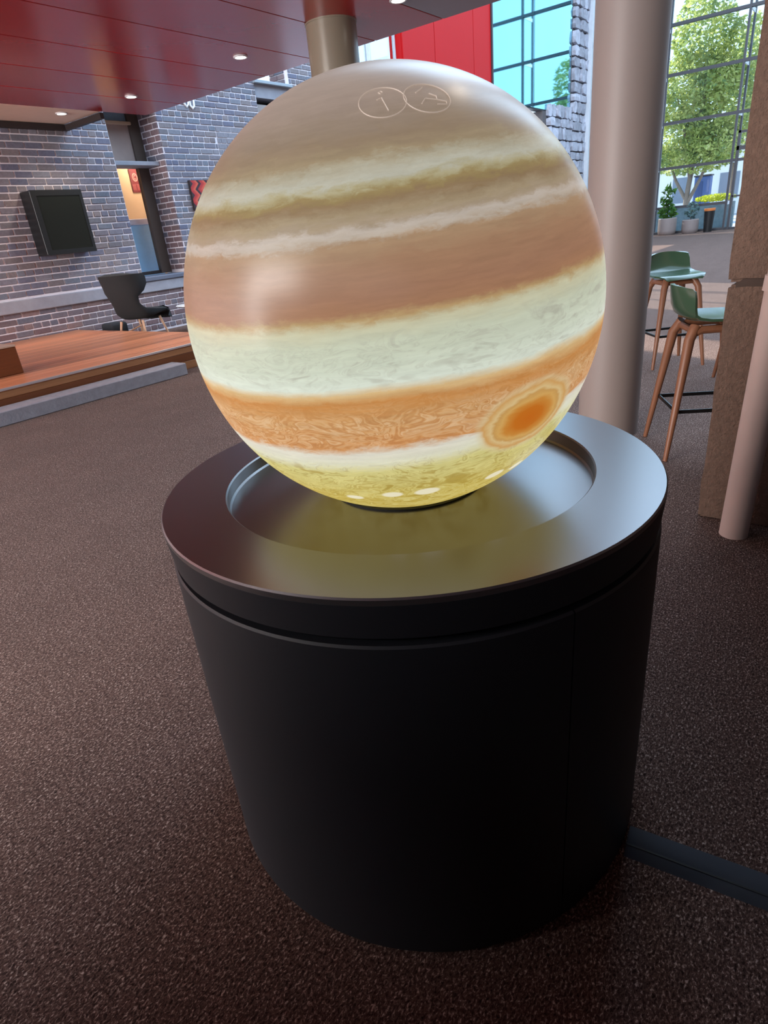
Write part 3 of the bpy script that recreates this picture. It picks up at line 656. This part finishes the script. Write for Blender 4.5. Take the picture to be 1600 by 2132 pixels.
def planter(label, loc, r, h, lm, blobs, stems):
    t = thing('planter', label, 'planter', loc); rn = random.Random(int(r * 1000))
    obj('pot', lathe([(.0001, 0), (r * .82, 0), (r * .94, .05), (r, .16), (r, h - .02), (r - .02, h), (r - .05, h), (r - .05, h - .06), (.0001, h - .06)], 40), POT, t, smooth=True, angle=40)
    obj('soil', lathe([(.0001, h - .05), (r - .05, h - .055)], 24), DARKT, t)
    for i, b in enumerate(blobs): o = obj('foliage', leaves(rn, b[2], b[0], b[1], b[3]), lm, t); o['kind'] = 'stuff'
    for s in stems: obj('stem', tube(s, [.018] * (len(s) - 1) + [.008], 6), mat('stem_brown', rgb(70, 64, 50), .8), t)
planter('white planter with a bushy green plant beside the white column', (30.0, 7.12, 0), .36, .64, LEAFD, [((0, 0, .86), (.32, .4, .24), 160, .2), ((0, .05, 1.45), (.2, .3, .42), 60, .3)], [[(0, 0, .6), (0, .02, 1.1), (.02, -.05, 1.75)], [(0, 0, .6), (0, .1, 1.1), (0, .2, 1.5)]])
planter('smaller white planter with a thin grey plant next to the black bin', (30.0, 6.22, 0), .32, .52, LEAFB, [((0, -.03, .85), (.2, .28, .32), 110, .17)], [[(0, 0, .5), (0, -.03, .9), (0, -.05, 1.2)]])
bi = thing('litter_bin', 'tall black bin with an orange rim by the glass wall', 'bin', (30.0, 5.54, 0))
obj('body', lathe([(.0001, 0), (.155, 0), (.20, .80), (.18, .80), (.14, .02)], 32), mat('bin_black', rgb(26, 24, 24), .5), bi, smooth=True, angle=40)
obj('rim', lathe([(.185, .78), (.205, .78), (.212, .86), (.19, .87), (.18, .82)], 32, close=True), mat('orange_rim', rgb(214, 120, 60), .5), bi, smooth=True)

# ------------------------------------------------------------------ garden outside
LEAFS = leaf_mat('sun_shade_leaf', [(.25, rgb(84, 116, 104)), (.42, rgb(134, 154, 98)), (.55, rgb(190, 196, 112)), (.7, rgb(244, 240, 196))], .55)  # pale sunlit and teal shaded tones are mixed into the leaf colour
BARK = mat('bark', rgb(120, 104, 92), .9, var=.3, scale=6)
def tree(label, base, trunk, blobs, n, size, seed):
    t = thing('garden_tree', label, 'tree', base, group='trees outside the glass wall'); rn = random.Random(seed)
    for s, r in trunk: obj('trunk' if r > .12 else 'branch', tube(s, [r] + [r * .75] * (len(s) - 2) + [r * .4], 10), BARK, t, smooth=True)
    tot = sum(b[1][0] * b[1][1] * b[1][2] for b in blobs); gs = []
    for c, rd in blobs: gs.append(leaves(rn, int(n * rd[0] * rd[1] * rd[2] / tot), c, rd, size))
    o = obj('crown', join(*gs), LEAFS, t); o['kind'] = 'stuff'
tree('broad sunlit tree filling the tall window', (40, 8.55, 0), [([(0, 0, 0), (0, .1, 1.2), (.1, 0, 2.4), (0, -.2, 4), (0, -.3, 7)], .17), ([(0, .05, 1.0), (.1, -.5, 2.2), (0, -1.0, 3.6)], .11), ([(0, .1, 1.2), (0, .7, 2.2), (0, 1.3, 3.6)], .10), ([(0, 0, 2.2), (-.3, .3, 4), (-.4, .9, 6)], .10)],
     [((0, 0, 8.6), (1.5, 1.5, 1.9)), ((0, .5, 6.3), (1.9, 2.2, 1.7)), ((-.2, -1.0, 5.6), (1.7, 1.8, 1.9)), ((0, .6, 4.0), (1.5, 2.0, 1.1)), ((-.3, -.9, 3.7), (1.4, 1.5, 1.0)), ((.3, -1.9, 7.6), (1.1, 1.1, 1.5)), ((.2, 0, 3.3), (1.6, 2.3, .9))], 12500, .30, 4)
tree('slimmer tree behind the glazed door', (43, 6.9, 0), [([(0, 0, 0), (0, .1, 2.5), (0, .1, 5)], .14)], [((0, .1, 6.5), (1.3, 1.0, 2.6)), ((0, -.3, 4.2), (1.1, .9, 1.2))], 2600, .26, 9)
tag(obj('retaining_wall', bbox(33.2, 33.6, 5.2, 12, -.02, 1.02, .02), mat('mossy_stone', rgb(104, 118, 122), .9, var=.5, scale=5, bump=.6)), 'mossy grey garden wall just outside the tall window', 'wall')
hg = tag(obj('clipped_hedge', leaves(random.Random(2), 900, (33.4, 6.0, 1.22), (.35, .85, .15), .12), leaf_mat('yellow_leaf', [(.3, rgb(150, 160, 40)), (.6, rgb(214, 216, 80))], .5)), 'bright yellow-green low hedge outside behind the bin', 'hedge'); hg['kind'] = 'stuff'
hs = thing('garden_building', 'white rendered building in sunlight beyond the trees', 'building', (52, 10, 0))
obj('wall', box(0, 1, -14, 10, 0, 4.2), mat('white_render', rgb(232, 228, 226), .8, var=.04, scale=1), hs)
for y in (-8, -5, -2, 1, 4): obj('window', box(-.04, 0, y, y + 1.2, 1.0, 2.6), mat('grey_pane', rgb(120, 128, 142), .3), hs)
obj('roof', box(-.4, 1.2, -14.3, 10.3, 4.2, 4.45), mat('pink_roof', rgb(206, 176, 172), .8), hs)
bo = thing('blue_cabin', 'small blue kiosk under the broad tree', 'kiosk', (44, 8.65, 0))
obj('body', bbox(-.35, .35, -.42, .42, 0, 2.35, .03), mat('cabin_blue', rgb(74, 96, 150), .5), bo)
obj('door', bbox(-.37, -.35, -.05, .32, .1, 2.1, .005), mat('cabin_door_blue', rgb(58, 76, 124), .5), bo)
obj('roof', bbox(-.4, .4, -.47, .47, 2.35, 2.43, .02), STEEL, bo)

# ------------------------------------------------------------------ raised grey strip with a dark groove on the carpet
cc = thing('floor_strip', 'low grey strip running across the carpet from the plinth', 'cable cover', (1.085, .22, 0), math.atan2(-.30, .035))
obj('ramp', ([(x, y, z) for x in (0, 3.0) for y, z in ((-.045, 0), (-.03, .006), (-.008, .011), (.008, .011), (.03, .006), (.045, 0))], [(i, i + 1, i + 7, i + 6) for i in range(5)] + [(0, 6, 11, 5), (0, 1, 2, 3, 4, 5), (11, 10, 9, 8, 7, 6)]), mat('dull_grey', rgb(58, 61, 68), .8, spec=.2), cc, smooth=True)
obj('groove', box(0, 3.0, -.018, -.010, .006, .0098), BLACKIN, cc)
